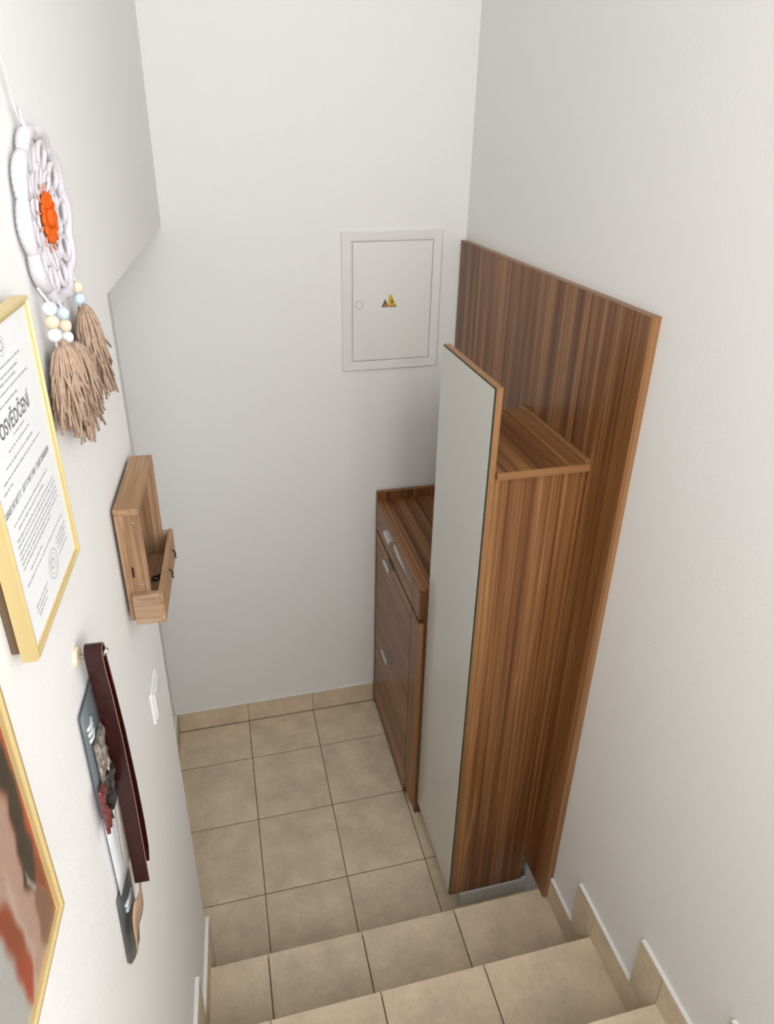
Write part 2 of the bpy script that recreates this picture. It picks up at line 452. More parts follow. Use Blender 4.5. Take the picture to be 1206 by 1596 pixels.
QX0, QX1 = 0.605, PX - 0.0005
ch = thing('drawer_chest', 'low walnut chest of drawers with small steel pulls standing against the far wall', 'chest', ((QX0 + QX1) / 2, -0.315, 0))
ox, oy = (QX0 + QX1) / 2, -0.315
def qb(name, x0, x1, y0, y1, z0, z1, mat, parent=ch, bev=0.0008):
    return cb(name, x0, x1, y0, y1, z0, z1, mat, parent, bev)
qb('end_panel', 0.603, QX1, -0.018, -0.0005, 0.0003, 1.167, 'wood_z')
qb('edge_band', 0.603, QX1, -0.018, -0.0005, 1.167, 1.1682, 'edge_x', bev=0)
qb('end_panel', 0.6235, QX1, -0.6305, -0.613, 0.0003, 1.109, 'wood_z')
qb('carcass', 0.626, QX1, -0.6125, -0.019, 0.0003, 1.109, 'carcass')
tp = qb('top_panel', 0.6055, QX1, -0.629, -0.0185, 1.110, 1.128, 'wood_y')
YD0, YD1 = -0.536, -0.0195
def drawer(z0, z1, name='drawer_front'):
    d = qb(name, QX0, QX0 + 0.018, YD0, YD1, z0, z1, 'wood_y')
    qb('edge_band', QX0 + 0.0004, QX0 + 0.0176, YD0 + 0.001, YD1 - 0.001, z1 - 0.0004, z1 + 0.0008, 'edge_y', d, 0)
    bm = bmesh.new()
    yc = -0.262
    prof = [(QX0 + 0.014, z1 + 0.0032), (QX0 - 0.022, z1 + 0.0032), (QX0 - 0.026, z1 - 0.001), (QX0 - 0.026, z1 - 0.014), (QX0 - 0.0235, z1 - 0.014), (QX0 - 0.0235, z1 - 0.0015), (QX0 - 0.021, z1 + 0.0008), (QX0 + 0.014, z1 + 0.0008)]
    add_prism(bm, [(a - ox, b) for a, b in prof], 1, yc - 0.042 - oy, yc + 0.042 - oy)
    obj('handle', bm, 'steel', d)
    return d
d1 = drawer(0.990, 1.106)
drawer(0.515, 0.972)
drawer(0.012, 0.510)
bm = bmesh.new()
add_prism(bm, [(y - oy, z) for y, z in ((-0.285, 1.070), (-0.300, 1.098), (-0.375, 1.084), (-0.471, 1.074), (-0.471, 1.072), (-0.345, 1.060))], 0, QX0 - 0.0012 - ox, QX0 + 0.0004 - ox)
obj('reflection_streak', bm, 'steel', d1)  # steel sliver added to imitate a bright reflected streak on the top drawer
qb('filler_panel', QX0, QX0 + 0.018, -0.629, -0.540, 0.990, 1.106, 'wood_z')
f2 = qb('filler_panel', QX0, QX0 + 0.018, -0.629, -0.540, 0.068, 0.972, 'wood_z')
qb('edge_band', QX0 + 0.0004, QX0 + 0.0176, -0.6302, -0.629, 0.069, 0.971, 'edge_z', f2, 0)

# ---------------------------------------------------------------- electrical box on the far wall
eb = thing('electrical_box', 'light grey flush electrical box with warning triangles on the far wall', 'electrical box', (0.6527, 0.010, 1.954))
ox, oy, oz = 0.6527, 0.010, 1.954
def eb_ring(x0, x1, z0, z1, X0, X1, Z0, Z1, yf, yfi, yb, name, mat):
    bm = bmesh.new()
    O = [(X0, Z0), (X1, Z0), (X1, Z1), (X0, Z1)]; I = [(x0, z0), (x1, z0), (x1, z1), (x0, z1)]
    def ring(P, y): return [bm.verts.new((a - ox, y - oy, b - oz)) for a, b in P]
    def inset(P, d): 
        cx, cz = (P[0][0] + P[2][0]) / 2, (P[0][1] + P[2][1]) / 2
        return [(a + (d if a < cx else -d), b + (d if b < cz else -d)) for a, b in P]
    R = [ring(O, yb), ring(O, yf + 0.004), ring(inset(O, 0.004), yf), ring(inset(I, -0.003), yfi), ring(I, yfi + 0.002), ring(I, yb)]
    for A, B in zip(R, R[1:]):
        for k in range(4): bm.faces.new((A[k], A[(k + 1) % 4], B[(k + 1) % 4], B[k]))
    return obj(name, bm, mat, eb)
eb_ring(0.502, 0.806, 1.733, 2.1755, 0.4645, 0.8408, 1.697, 2.2116, -0.001, 0.0005, 0.0098, 'frame', 'enamel')
def ebb(name, x0, x1, y0, y1, z0, z1, mat, parent=eb, bev=0.0008): 
    return boxobj(name, (x0 - ox, x1 - ox, y0 - oy, y1 - oy, z0 - oz, z1 - oz), mat, parent, bev)
ebb('recess', 0.500, 0.808, 0.0085, 0.0098, 1.731, 2.1775, 'enamel', bev=0)
ed = ebb('door', 0.5062, 0.8032, -0.0012, 0.006, 1.7372, 2.1722, 'enamel', bev=0.0015)
def eb_disc(name, c, r, h, mat, parent):
    bm = bmesh.new(); add_disc(bm, (c[0] - ox, c[1] - oy, c[2] - oz), r, (0, 1, 0), h, 28)
    return obj(name, bm, mat, parent)
def ring_tube(bm, c, r, t, n=28, m=6):
    pts = [(c[0] - ox + r * math.cos(k * 2 * math.pi / n), c[1] - oy, c[2] - oz + r * math.sin(k * 2 * math.pi / n)) for k in range(n)]
    add_tube(bm, pts, t, m, closed=True)
bm = bmesh.new(); ring_tube(bm, (0.5285, -0.0016, 1.950), 0.0145, 0.0015)
MAT['latch'] = plain('latch_grey', (205, 204, 200), 0.4)
lk = obj('latch', bm, 'latch', ed, True)
eb_disc('latch_button', (0.5285, -0.0014, 1.950), 0.0128, 0.002, 'enamel', ed)
def sticker(pts, y, mat, name):
    bm = bmesh.new()
    add_prism(bm, [(a - ox, b - oz) for a, b in pts], 1, y - oy, y + 0.0006 - oy)
    return obj(name, bm, mat, ed)
sticker([(0.6135, 1.9385), (0.641, 1.9385), (0.6275, 1.968)], -0.0016, 'black', 'warning_triangle')
sticker([(0.6185, 1.9412), (0.6365, 1.9412), (0.6275, 1.9605)], -0.0020, 'orange_y', 'warning_print')
sticker([(0.6262, 1.9575), (0.6290, 1.9575), (0.6278, 1.950), (0.6300, 1.950), (0.6264, 1.9425), (0.6272, 1.9485), (0.6250, 1.9485)], -0.0023, 'black', 'warning_print')
sticker([(0.6415, 1.9385), (0.671, 1.9385), (0.6495, 1.984), (0.6425, 1.984), (0.6395, 1.962)], -0.0017, 'yellow', 'warning_triangle')
sticker([(0.6425, 1.9385), (0.671, 1.9385), (0.6695, 1.9415), (0.6425, 1.9415)], -0.0021, 'black', 'warning_print')
sticker([(0.671, 1.9385), (0.6665, 1.948), (0.6645, 1.947), (0.6685, 1.9385)], -0.0021, 'black', 'warning_print')
sticker([(0.6525, 1.966), (0.6555, 1.966), (0.6545, 1.958), (0.6585, 1.958), (0.6520, 1.9465), (0.6532, 1.9545), (0.6495, 1.9545)], -0.0021, 'black', 'warning_print')

# ---------------------------------------------------------------- things on the left wall
TH = -math.atan(SL)
def wall_thing(name, label, cat, y, z, group=None):
    return thing(name, label, cat, (xl(y), y, z), TH, group)

class WF:            # local frame: (off the wall, along, up) given in wall coordinates
    def __init__(s, y, z): s.y, s.z = y, z
    def p(s, off, y, z): return (off, (y - s.y) * NL, z - s.z)
    def box(s, name, off0, off1, y0, y1, z0, z1, mat, parent, bev=0.0008, seg=1):
        a = s.p(off0, y0, z0); b = s.p(off1, y1, z1)
        return boxobj(name, (a[0], b[0], a[1], b[1], a[2], b[2]), mat, parent, bev, seg)

# --- certificate
CY, CZ = -1.725, 2.04
cf = wall_thing('framed_certificate', 'printed certificate in a thin gold metal frame', 'picture frame', CY, CZ)
w = WF(CY, CZ)
fy0, fy1, fz0, fz1 = -1.826, -1.624, 2.040, 2.363
FW = 0.0075
def frame_bars(w, parent, y0, y1, z0, z1, d0, d1, fw):
    def bar(P):
        bm = bmesh.new()
        prof = [(d0, 0.0), (d1 - 0.002, 0.0), (d1, 0.002), (d1, fw * 0.45), (d1 - 0.0025, fw * 0.62), (d1 - 0.0025, fw), (d0, fw)]
        cy, cz = (y0 + y1) / 2, (z0 + z1) / 2
        rings = []
        for (y, z) in P:
            sy = 1 if y < cy else -1; sz = 1 if z < cz else -1
            rings.append([bm.verts.new(w.p(o, y + sy * t, z + sz * t)) for o, t in prof])
        A, B = rings; n = len(prof)
        for k in range(n): bm.faces.new((A[k], A[(k + 1) % n], B[(k + 1) % n], B[k]))
        bm.faces.new(A); bm.faces.new(B[::-1])
        obj('frame_bar', bm, 'gold', parent)
    bar([(y0, z0), (y1, z0)]); bar([(y1, z0), (y1, z1)]); bar([(y1, z1), (y0, z1)]); bar([(y0, z1), (y0, z0)])
frame_bars(w, cf, fy0, fy1, fz0, fz1, 0.011, 0.0275, FW)
w.box('backing_board', 0.0005, 0.018, fy0 + 0.006, fy1 - 0.006, fz0 + 0.006, fz1 - 0.006, 'backing', cf)
pp = w.box('paper', 0.0215, 0.0228, fy0 + FW, fy1 - FW, fz0 + FW, fz1 - FW, 'paper', cf, 0)
PO = 0.0230
random.seed(3)
def print_quads(name, quads, mat, parent, off=PO):
    bm = bmesh.new()
    for q in quads:
        bm.faces.new([bm.verts.new(w.p(off, y, z)) for y, z in q])
    return obj(name, bm, mat, parent)
def text_line(y0, y1, z, h, quads):
    y = y0
    while y < y1:
        l = random.uniform(0.004, 0.013); e = min(y + l, y1)
        hh = h * random.uniform(0.8, 1.1)
        quads.append([(y, z - hh / 2), (e, z - hh / 2), (e, z + hh / 2), (y, z + hh / 2)])
        y = e + random.uniform(0.0012, 0.0022)
q = []
for y0, y1, z in ((-1.770, -1.676, 2.3175), (-1.768, -1.690, 2.309), (-1.762, -1.700, 2.303), (-1.790, -1.664, 2.295), (-1.765, -1.705, 2.2855),
                  (-1.742, -1.706, 2.252), (-1.765, -1.695, 2.243), (-1.780, -1.690, 2.232), (-1.795, -1.668, 2.222), (-1.800, -1.772, 2.214),
                  (-1.795, -1.668, 2.178), (-1.786, -1.690, 2.170), (-1.796, -1.655, 2.161), (-1.798, -1.652, 2.155), (-1.798, -1.652, 2.148), (-1.798, -1.652, 2.142), (-1.798, -1.652, 2.136),
                  (-1.798, -1.690, 2.130), (-1.780, -1.735, 2.119), (-1.798, -1.650, 2.110), (-1.690, -1.648, 2.098), (-1.690, -1.650, 2.092), (-1.690, -1.655, 2.086), (-1.790, -1.745, 2.078), (-1.790, -1.750, 2.072), (-1.786, -1.755, 2.066), (-1.690, -1.652, 2.078)):
    text_line(y0, y1, z, 0.0019, q)
print_quads('printed_lines', q, 'ink', pp)['kind'] = 'stuff'
# the bold name line: letter-like strokes
q = []; y = -1.808
while y < -1.652:
    if abs(y + 1.757) < 0.003 or abs(y + 1.705) < 0.003: y += 0.004; continue
    z0, z1 = 2.1925, 2.1995
    k = random.choice((0, 1, 2))
    q.append([(y, z0), (y + 0.0011, z0), (y + 0.0011, z1), (y, z1)])
    if k > 0: q.append([(y + 0.0028, z0), (y + 0.0039, z0), (y + 0.0039, z1), (y + 0.0028, z1)])
    zz = {0: z1, 1: (z0 + z1) / 2 + 0.0005, 2: z0 + 0.001}[k]
    q.append([(y, zz - 0.001), (y + 0.0036, zz - 0.001), (y + 0.0036, zz), (y, zz)])
    y += 0.0052
print_quads('printed_name', q, 'ink_dark', pp)
# emblem and round stamp
def ring_quads(cy, cz, r0, r1, n=32):
    Q = []
    for k in range(n):
        a, b = 2 * math.pi * k / n, 2 * math.pi * (k + 1) / n
        Q.append([(cy + r0 * math.cos(a), cz + r0 * math.sin(a)), (cy + r1 * math.cos(a), cz + r1 * math.sin(a)), (cy + r1 * math.cos(b), cz + r1 * math.sin(b)), (cy + r0 * math.cos(b), cz + r0 * math.sin(b))])
    return Q
print_quads('printed_stamp', ring_quads(-1.714, 2.0815, 0.0165, 0.0175) + ring_quads(-1.714, 2.0815, 0.0115, 0.0122) + ring_quads(-1.716, 2.083, 0.005, 0.0065, 12), 'ink', pp)
print_quads('printed_emblem', ring_quads(-1.724, 2.336, 0.0095, 0.0102) + ring_quads(-1.724, 2.336, 0.004, 0.006, 10), 'ink', pp)
cu = bpy.data.curves.new('heading', 'FONT'); cu.body = 'OSV\u011aD\u010cEN\u00cd'; cu.size = 0.0215; cu.align_x = 'CENTER'; cu.align_y = 'CENTER'; cu.offset = 0.00035
tmp = bpy.data.objects.new('tmp_text', cu); col.objects.link(tmp)
dg = bpy.context.evaluated_depsgraph_get()
me = bpy.data.meshes.new_from_object(tmp.evaluated_get(dg))
bpy.data.objects.remove(tmp, do_unlink=True)
wid = max(v.co.x for v in me.vertices) - min(v.co.x for v in me.vertices)
sx = 0.098 / wid
for v in me.vertices:
    x, y_ = v.co.x * sx, v.co.y
    v.co = w.p(PO, -1.727 + x / NL, 2.265 + y_)
me.materials.clear(); me.materials.append(MAT['ink_dark'])
o = bpy.data.objects.new('printed_heading', me); col.objects.link(o); o.parent = pp; o['label'] = 'heading OSV\u011aD\u010cEN\u00cd'

# --- painting in a gold frame
ay0, ay1, az0, az1 = -2.262, -1.909, 1.787, 2.262
PY, PZ = (ay0 + ay1) / 2, az0
pf = wall_thing('framed_painting', 'painted figure with dark braid on red ground in a gold frame', 'picture frame', PY, PZ)
w = WF(PY, PZ)
frame_bars(w, pf, ay0, ay1, az0, az1, 0.004, 0.0255, 0.012)
w.box('backing_board', 0.0005, 0.016, ay0 + 0.004, ay1 - 0.004, az0 + 0.004, az1 - 0.004, 'backing', pf)
polys = [
 ((158, 118, 96), 0.02, [(-2.20, 2.20), (-2.05, 2.19), (-1.99, 2.12), (-1.975, 2.04), (-2.02, 1.99), (-2.12, 2.00), (-2.20, 2.08)]),
 ((200, 164, 146), 0.012, [(-2.06, 2.08), (-1.953, 2.022), (-1.946, 1.989), (-1.951, 1.975), (-1.952, 1.947), (-1.957, 1.919), (-1.956, 1.886), (-1.935, 1.854), (-1.930, 1.80), (-1.944, 1.79), (-1.973, 1.78), (-2.002, 1.775), (-2.015, 1.783), (-1.983, 1.819), (-1.984, 1.85), (-1.983, 1.878), (-1.989, 1.924), (-2.03, 1.966), (-2.10, 2.02)]),
 ((150, 112, 92), 0.008, [(-1.946, 1.885), (-1.925, 1.83), (-1.925, 1.78), (-1.955, 1.78), (-1.962, 1.821)]),
 ((212, 184, 168), 0.008, [(-1.982, 1.956), (-1.982, 1.926), (-1.979, 1.87), (-1.977, 1.827), (-1.994, 1.798), (-2.013, 1.785), (-1.987, 1.826), (-1.987, 1.865), (-1.993, 1.921)]),
 ((74, 64, 54), 0.006, [(-2.00, 2.19), (-1.965, 2.13), (-1.929, 2.055), (-1.926, 2.009), (-1.923, 1.972), (-1.931, 1.944), (-1.927, 1.909), (-1.934, 1.885), (-1.949, 1.871), (-1.962, 1.899), (-1.955, 1.929), (-1.951, 1.961), (-1.945, 1.996), (-1.955, 2.03), (-2.01, 2.10), (-2.10, 2.20), (-2.06, 2.23)]),
 ((222, 205, 192), 0.003, [(-1.954, 1.905), (-1.950, 1.886), (-1.945, 1.868), (-1.950, 1.872), (-1.955, 1.894)]),
 ((196, 196, 190), 0.010, [(-2.035, 1.955), (-2.018, 1.920), (-2.013, 1.877), (-2.012, 1.825), (-2.006, 1.770), (-2.27, 1.770), (-2.27, 1.86), (-2.12, 1.93)]),
]
def sdist(p, poly):
    inside = False; best = 9
    n = len(poly)
    for i in range(n):
        a, b = poly[i], poly[(i + 1) % n]
        if (a[1] > p[1]) != (b[1] > p[1]) and p[0] < (b[0] - a[0]) * (p[1] - a[1]) / (b[1] - a[1]) + a[0]: inside = not inside
        dx, dy = b[0] - a[0], b[1] - a[1]
        t = max(0, min(1, ((p[0] - a[0]) * dx + (p[1] - a[1]) * dy) / (dx * dx + dy * dy)))
        best = min(best, math.hypot(p[0] - a[0] - t * dx, p[1] - a[1] - t * dy))
    return best if inside else -best
NU, NV = 110, 140
py0, py1, pz0, pz1 = ay0 + 0.011, ay1 - 0.011, az0 + 0.011, az1 - 0.011
verts, faces, cols = [], [], []
for j in range(NV + 1):
    for i in range(NU + 1):
        y = py0 + (py1 - py0) * i / NU; z = pz0 + (pz1 - pz0) * j / NV
        verts.append(w.p(0.0205, y, z))
        wob = 0.003 * math.sin(z * 160) + 0.002 * math.sin(y * 310 + z * 90)
        c = [172 + 14 * math.sin(z * 40 + y * 23), 86 + 6 * math.sin(y * 60), 56]
        for rgb, soft, P in polys:
            d = sdist((y + wob * 0.4, z), P)
            a = max(0, min(1, d / soft + 0.5))
            c = [c[k] * (1 - a) + rgb[k] * a for k in range(3)]
        cols.append(lin(*[v * 0.86 for v in c]))
for j in range(NV):
    for i in range(NU):
        k = j * (NU + 1) + i
        faces.append((k, k + 1, k + NU + 2, k + NU + 1))
me = bpy.data.meshes.new('painting'); me.from_pydata(verts, [], faces)
ca = me.color_attributes.new('paint', 'FLOAT_COLOR', 'POINT')
for k, c in enumerate(cols): ca.data[k].color = c
m, nt, b = new_mat('painted_print')
at = nt.nodes.new('ShaderNodeAttribute'); at.attribute_name = 'paint'
nz = nt.nodes.new('ShaderNodeTexNoise'); nz.inputs['Scale'].default_value = 120; nz.inputs['Detail'].default_value = 3
mx = nt.nodes.new('ShaderNodeMix'); mx.data_type = 'RGBA'; mx.blend_type = 'SOFT_LIGHT'; mx.inputs['Factor'].default_value = 0.3
nt.links.new(at.outputs['Color'], mx.inputs['A']); nt.links.new(nz.outputs['Color'], mx.inputs['B'])
nt.links.new(mx.outputs['Result'], b.inputs['Base Color']); b.inputs['Roughness'].default_value = 0.35
me.materials.append(m)
o = bpy.data.objects.new('painting', me); col.objects.link(o); o.parent = pf

# --- crochet dreamcatcher with beads and tassels
DY, DZ, DR = -1.428, 2.420, 0.106
dc = wall_thing('crochet_dreamcatcher', 'white crochet dreamcatcher with orange centre, beads and tan tassels hanging on left wall', 'wall hanging', DY, DZ)
w = WF(DY, DZ)
def polar(r, a, off): return w.p(off, DY + r * math.sin(a), DZ + r * math.cos(a))
NLOB = 10
bm = bmesh.new()
pts, rad = [], []
for k in range(180):
    a = 2 * math.pi * k / 180
    s = abs(math.sin(a * NLOB / 2))
    pts.append(polar(DR - 0.009 + 0.006 * s, a, 0.012)); rad.append(0.0064 + 0.0022 * s + 0.0008 * (k % 2))
add_tube(bm, pts, rad, 10, closed=True)
obj('outer_ring', bm, 'yarn', dc, True)
def loop(name, r0, r1, a, wd, tube, off, mat, parent=dc):
    bm = bmesh.new(); P = []
    for k in range(20):
        t = 2 * math.pi * k / 20
        r = (r0 + r1) / 2 + (r1 - r0) / 2 * math.cos(t)
        s = wd * math.sin(t) * (0.55 + 0.45 * (r - r0) / (r1 - r0))
        P.append(w.p(off + 0.002 * math.cos(t), DY + r * math.sin(a) + s * math.cos(a), DZ + r * math.cos(a) - s * math.sin(a)))
    add_tube(bm, P, tube, 6, closed=True)
    return obj(name, bm, mat, parent, True)
for k in range(NLOB):
    a = 2 * math.pi * (k + 0.5) / NLOB
    loop('petal_loop', 0.058, 0.093, a, 0.019, 0.0042, 0.011, 'yarn')
    loop('petal_loop', 0.034, 0.064, a + math.pi / NLOB, 0.0125, 0.003, 0.010, 'yarn')
bm = bmesh.new()
for k in range(10):
    a = 2 * math.pi * k / 10
    add_tube(bm, [polar(0.02, a, 0.009), polar(0.092, a, 0.008)], 0.0016, 5)
for r in (0.034, 0.060):
    add_tube(bm, [polar(r, 2 * math.pi * k / 48, 0.009) for k in range(48)], 0.003, 6, closed=True)
obj('yarn_web', bm, 'yarn', dc, True)
for k in range(12):
    a = 2 * math.pi * k / 12
    loop('flower_loop', 0.006, 0.030, a, 0.0065, 0.0028, 0.013, 'orange')
bm = bmesh.new(); add_tube(bm, [polar(0.008, 2 * math.pi * k / 20, 0.016) for k in range(20)], 0.0042, 8, closed=True)
obj('flower_centre', bm, 'orange', dc, True)
bm = bmesh.new()
for k in range(12):
    a = 2 * math.pi * (k + 0.5) / 12
    add_tube(bm, [polar(0.026, a, 0.012), polar(0.043, a, 0.013)], 0.0014, 5)
obj('flower_thread', bm, 'peach', dc, True)
bm = bmesh.new()
add_tube(bm, [polar(DR - 0.006, -0.25, 0.012), w.p(0.008, -1.468, 2.545), w.p(0.006, -1.476, 2.60), w.p(0.004, -1.482, 2.668)], 0.0013, 6)
add_tube(bm, [polar(DR - 0.006, -0.25, 0.014), w.p(0.012, -1.462, 2.535), w.p(0.010, -1.457, 2.548)], 0.0022, 6)
obj('hanging_cord', bm, 'yarn', dc, True)
bm = bmesh.new(); add_disc(bm, w.p(0.006, -1.482, 2.668), 0.0035, (1, 0, 0), 0.013, 12)
obj('nail', bm, 'steel', dc)
def tassel(y, ztop, length, spread, off, n, seed, lean=0.0):
    rnd = random.Random(seed)
    bm = bmesh.new()
    for k in range(n):
        a = rnd.uniform(0, 2 * math.pi); rr = math.sqrt(rnd.random())
        ey = spread * rr * math.cos(a); eo = 0.021 * rr * math.sin(a)
        L = length * rnd.uniform(0.62, 1.0) * (1.0 if rr < 0.7 else rnd.uniform(0.78, 1.0))
        P = []; jy, jo = rnd.uniform(-.014, .014), rnd.uniform(-.006, .006)
        for t, f in ((0, 0.18), (0.12, 0.42), (0.35, 0.62), (0.65, 0.82), (1.0, 1.0)):
            P.append(w.p(max(0.003, off + eo * f + jo * math.sin(t * 5)), y + ey * f + jy * t * math.sin(t * 9 + k) + lean * L * t, ztop - L * t))
        add_tube(bm, P, [0.0014, 0.0019, 0.0019, 0.0018, 0.0017], 5)
    # bound neck and head knot
    nb = 14
    for zz in (0.012, 0.016, 0.020):
        add_tube(bm, [w.p(off + 0.0085 * math.sin(2 * math.pi * k / nb), y + 0.0095 * math.cos(2 * math.pi * k / nb), ztop - zz) for k in range(nb)], 0.0021, 5, closed=True)
    add_ball(bm, w.p(off, y, ztop - 0.004), 0.0085, 12, 8, 1, 1, 0.9)
    return obj('tassel', bm, 'tassel', dc, True)
def strand(y, z0, beads, r, off, z_ring):
    bm = bmesh.new(); add_tube(bm, [w.p(0.012, y - 0.004, z_ring), w.p(off, y, z0 + r), w.p(off, y, z0 - 2.1 * r * len(beads))], 0.0018, 6)
    obj('bead_cord', bm, 'yarn', dc, True)
    z = z0
    for mname in beads:
        bm = bmesh.new(); add_ball(bm, w.p(off, y, z), r)
        obj('bead', bm, mname, dc, True)
        z -= 1.86 * r
    return z
e1 = strand(-1.527, 2.3255, ('bead_white', 'bead_wood', 'bead_white'), 0.0088, 0.020, 2.352)
e2 = strand(-1.472, 2.3065, ('bead_blue', 'bead_wood', 'bead_white'), 0.0086, 0.020, 2.340)
e3 = strand(-1.370, 2.3195, ('bead_wood', 'bead_blue'), 0.0088, 0.020, 2.345)
tassel(-1.515, e1 + 0.004, 0.122, 0.050, 0.023, 150, 1)
tassel(-1.462, e2 + 0.004, 0.140, 0.066, 0.024, 170, 2, 0.12)
tassel(-1.362, e3 + 0.004, 0.152, 0.062, 0.022, 190, 3, 0.18)

# --- wooden key box
KY, KZ = -1.23, 1.698
kb = wall_thing('key_box', 'small open oak key box with a tray along its foot on the left wall', 'key box', KY, KZ)
w = WF(KY, KZ)
kF, kN, kT, kB = -1.118, -1.338, 1.934, 1.698
w.box('back_board', 0.006, 0.012, kN + 0.002, kF - 0.002, kB, kT - 0.002, 'oak_z', kb)
w.box('top_board', 0.006, 0.049, kN, kF, kT - 0.012, kT, 'oak_y', kb, 0.001)
sb = w.box('side_board', 0.0062, 0.0487, kN, kN + 0.012, kB, kT - 0.012, 'oak_z', kb, 0.001)
w.box('side_board', 0.0062, 0.0487, kF - 0.012, kF, kB, kT - 0.012, 'oak_z', kb, 0.001)
w.box('tray_bottom', 0.012, 0.062, kN + 0.012, kF - 0.012, kB, kB + 0.008, 'oak_y', kb)
w.box('tray_end', 0.016, 0.063, kN - 0.010, kN, kB - 0.003, kB + 0.064, 'oak_x', kb, 0.001)
w.box('tray_end', 0.049, 0.063, kF - 0.014, kF - 0.002, kB - 0.003, kB + 0.060, 'oak_x', kb, 0.001)
w.box('tray_front', 0.061, 0.070, kN - 0.010, kF - 0.002, kB - 0.003, kB + 0.062, 'oak_y', kb, 0.001)
for z in (kT - 0.026, kB + 0.080):
    bm = bmesh.new(); add_disc(bm, w.p(0.038, kN - 0.0002, z), 0.0022, (0, 1, 0), 0.0012, 12)
    obj('screw', bm, 'steel', sb)
bm = bmesh.new(); add_box(bm, *sum(([a, b] for a, b in zip(w.p(0.022, kN - 0.0006, kB + 0.096), w.p(0.0255, kN + 0.0004, kB + 0.118))), []), bev=0.0004)
obj('wood_knot', bm, 'iron', sb)
for y in (-1.17, -1.24):
    bm = bmesh.new()
    add_tube(bm, [w.p(0.069, y, kB + 0.040), w.p(0.074, y, kB + 0.038), w.p(0.0765, y, kB + 0.030), w.p(0.075, y, kB + 0.023), w.p(0.0775, y, kB + 0.020)], 0.0016, 6)
    obj('hook', bm, 'iron', kb, True)
bm = bmesh.new(); add_disc(bm, w.p(0.004, -1.135, kT - 0.035), 0.003, (1, 0, 0), 0.009, 10)
obj('screw', bm, 'iron', kb)
# keys lying in the tray
for i, (y, off, ang, lab) in enumerate(((-1.285, 0.036, 0.3, 'small dark round-bowed key in the oak key box tray, beside its screwed end'), (-1.225, 0.040, -0.5, 'small dark key lying in the middle of the oak key box tray'))):
    kk = thing('key', lab, 'key', (xl(y) + off, y, kB + 0.0085), TH + ang)
    bm = bmesh.new(); add_tube(bm, [(0.007 * math.cos(t * math.pi / 6), 0.007 * math.sin(t * math.pi / 6), 0.002) for t in range(12)], 0.002, 6, closed=True)
    obj('bow', bm, 'iron', kk, True)
    bm = bmesh.new(); add_box(bm, -0.0015, 0.0015, 0.007, 0.034, 0.0005, 0.0035, bev=0.0004)
    add_box(bm, 0.0012, 0.005, 0.026, 0.029, 0.0008, 0.003); add_box(bm, 0.0012, 0.004, 0.031, 0.0335, 0.0008, 0.003)
    obj('blade', bm, 'iron', kk)

# --- light switch
WY, WZ = -1.2416, 1.416
sw = wall_thing('light_switch', 'white square double rocker light switch on the left wall', 'light switch', WY, WZ)
w = WF(WY, WZ)
w.box('plate', 0.0002, 0.0075, -1.2815, -1.2017, 1.3745, 1.4575, 'switch', sw, 0.002, 2)
rk = w.box('frame', 0.0073, 0.0098, -1.2755, -1.2077, 1.3805, 1.4515, 'switch', sw, 0.001, 2)
w.box('rocker', 0.0095, 0.0118, -1.2715, -1.2422, 1.385, 1.447, 'switch', sw, 0.001, 2)
w.box('rocker', 0.0095, 0.0118, -1.2410, -1.2117, 1.385, 1.447, 'switch', sw, 0.001, 2)

# --- hook with leather strap and the flat things behind it
HY, HZ = -1.646, 1.890
hk = wall_thing('wall_hook', 'small pale wall hook carrying the oxblood leather strap', 'hook', HY, HZ)
w = WF(HY, HZ)
bm = bmesh.new(); add_disc(bm, w.p(0.0025, HY, HZ), 0.013, (1, 0, 0), 0.005, 20)
obj('base', bm, 'bead_wood', hk)
bm = bmesh.new(); add_tube(bm, [w.p(0.004, HY, HZ - 0.002), w.p(0.018, HY, HZ - 0.003), w.p(0.036, HY, HZ - 0.002), w.p(0.041, HY, HZ + 0.006)], 0.0032, 8)
obj('peg', bm, 'steel', hk, True)
ls = wall_thing('leather_strap', 'glossy oxblood leather strap folded over a hook and hanging in a long loop', 'strap', HY, HZ)
def strap_path():
    P = [(-1.650, 1.418), (-1.645, 1.50), (-1.640, 1.60), (-1.641, 1.72), (-1.647, 1.81), (-1.654, 1.868)]
    for k in range(1, 8):
        a = math.pi - math.pi * k / 8
        P.append((-1.646 + 0.0095 * math.cos(a), 1.889 + 0.016 * math.sin(a)))
    P += [(-1.636, 1.868), (-1.628, 1.81), (-1.618, 1.72), (-1.612, 1.60), (-1.612, 1.51), (-1.617, 1.455), (-1.628, 1.436)]
    return P
def ribbon(name, path, off0, off1, th, mat, parent, offs=None):
    bm = bmesh.new(); rings = []
    n = len(path)
    for i, (y, z) in enumerate(path):
        a = Vector(path[max(0, i - 1)]); b = Vector(path[min(n - 1, i + 1)])
        t = (b - a).normalized(); nn = Vector((-t.y, t.x)) * th / 2
        o0, o1 = (offs[i] if offs else (off0, off1))
        rings.append([bm.verts.new(w.p(o, y + s * nn.x, z + s * nn.y)) for o, s in ((o0, -1), (o1, -1), (o1, 1), (o0, 1))])
    for A, B in zip(rings, rings[1:]):
        for k in range(4): bm.faces.new((A[k], A[(k + 1) % 4], B[(k + 1) % 4], B[k]))
    bm.faces.new(rings[0]); bm.faces.new(rings[-1][::-1])
    o = obj(name, bm, mat, parent)
    return o
ribbon('strap_band', strap_path(), 0.0140, 0.0365, 0.0028, 'leather', ls)
ribbon('edge_stitching', strap_path()[:15], 0.0363, 0.0371, 0.0018, 'leather_edge', ls)

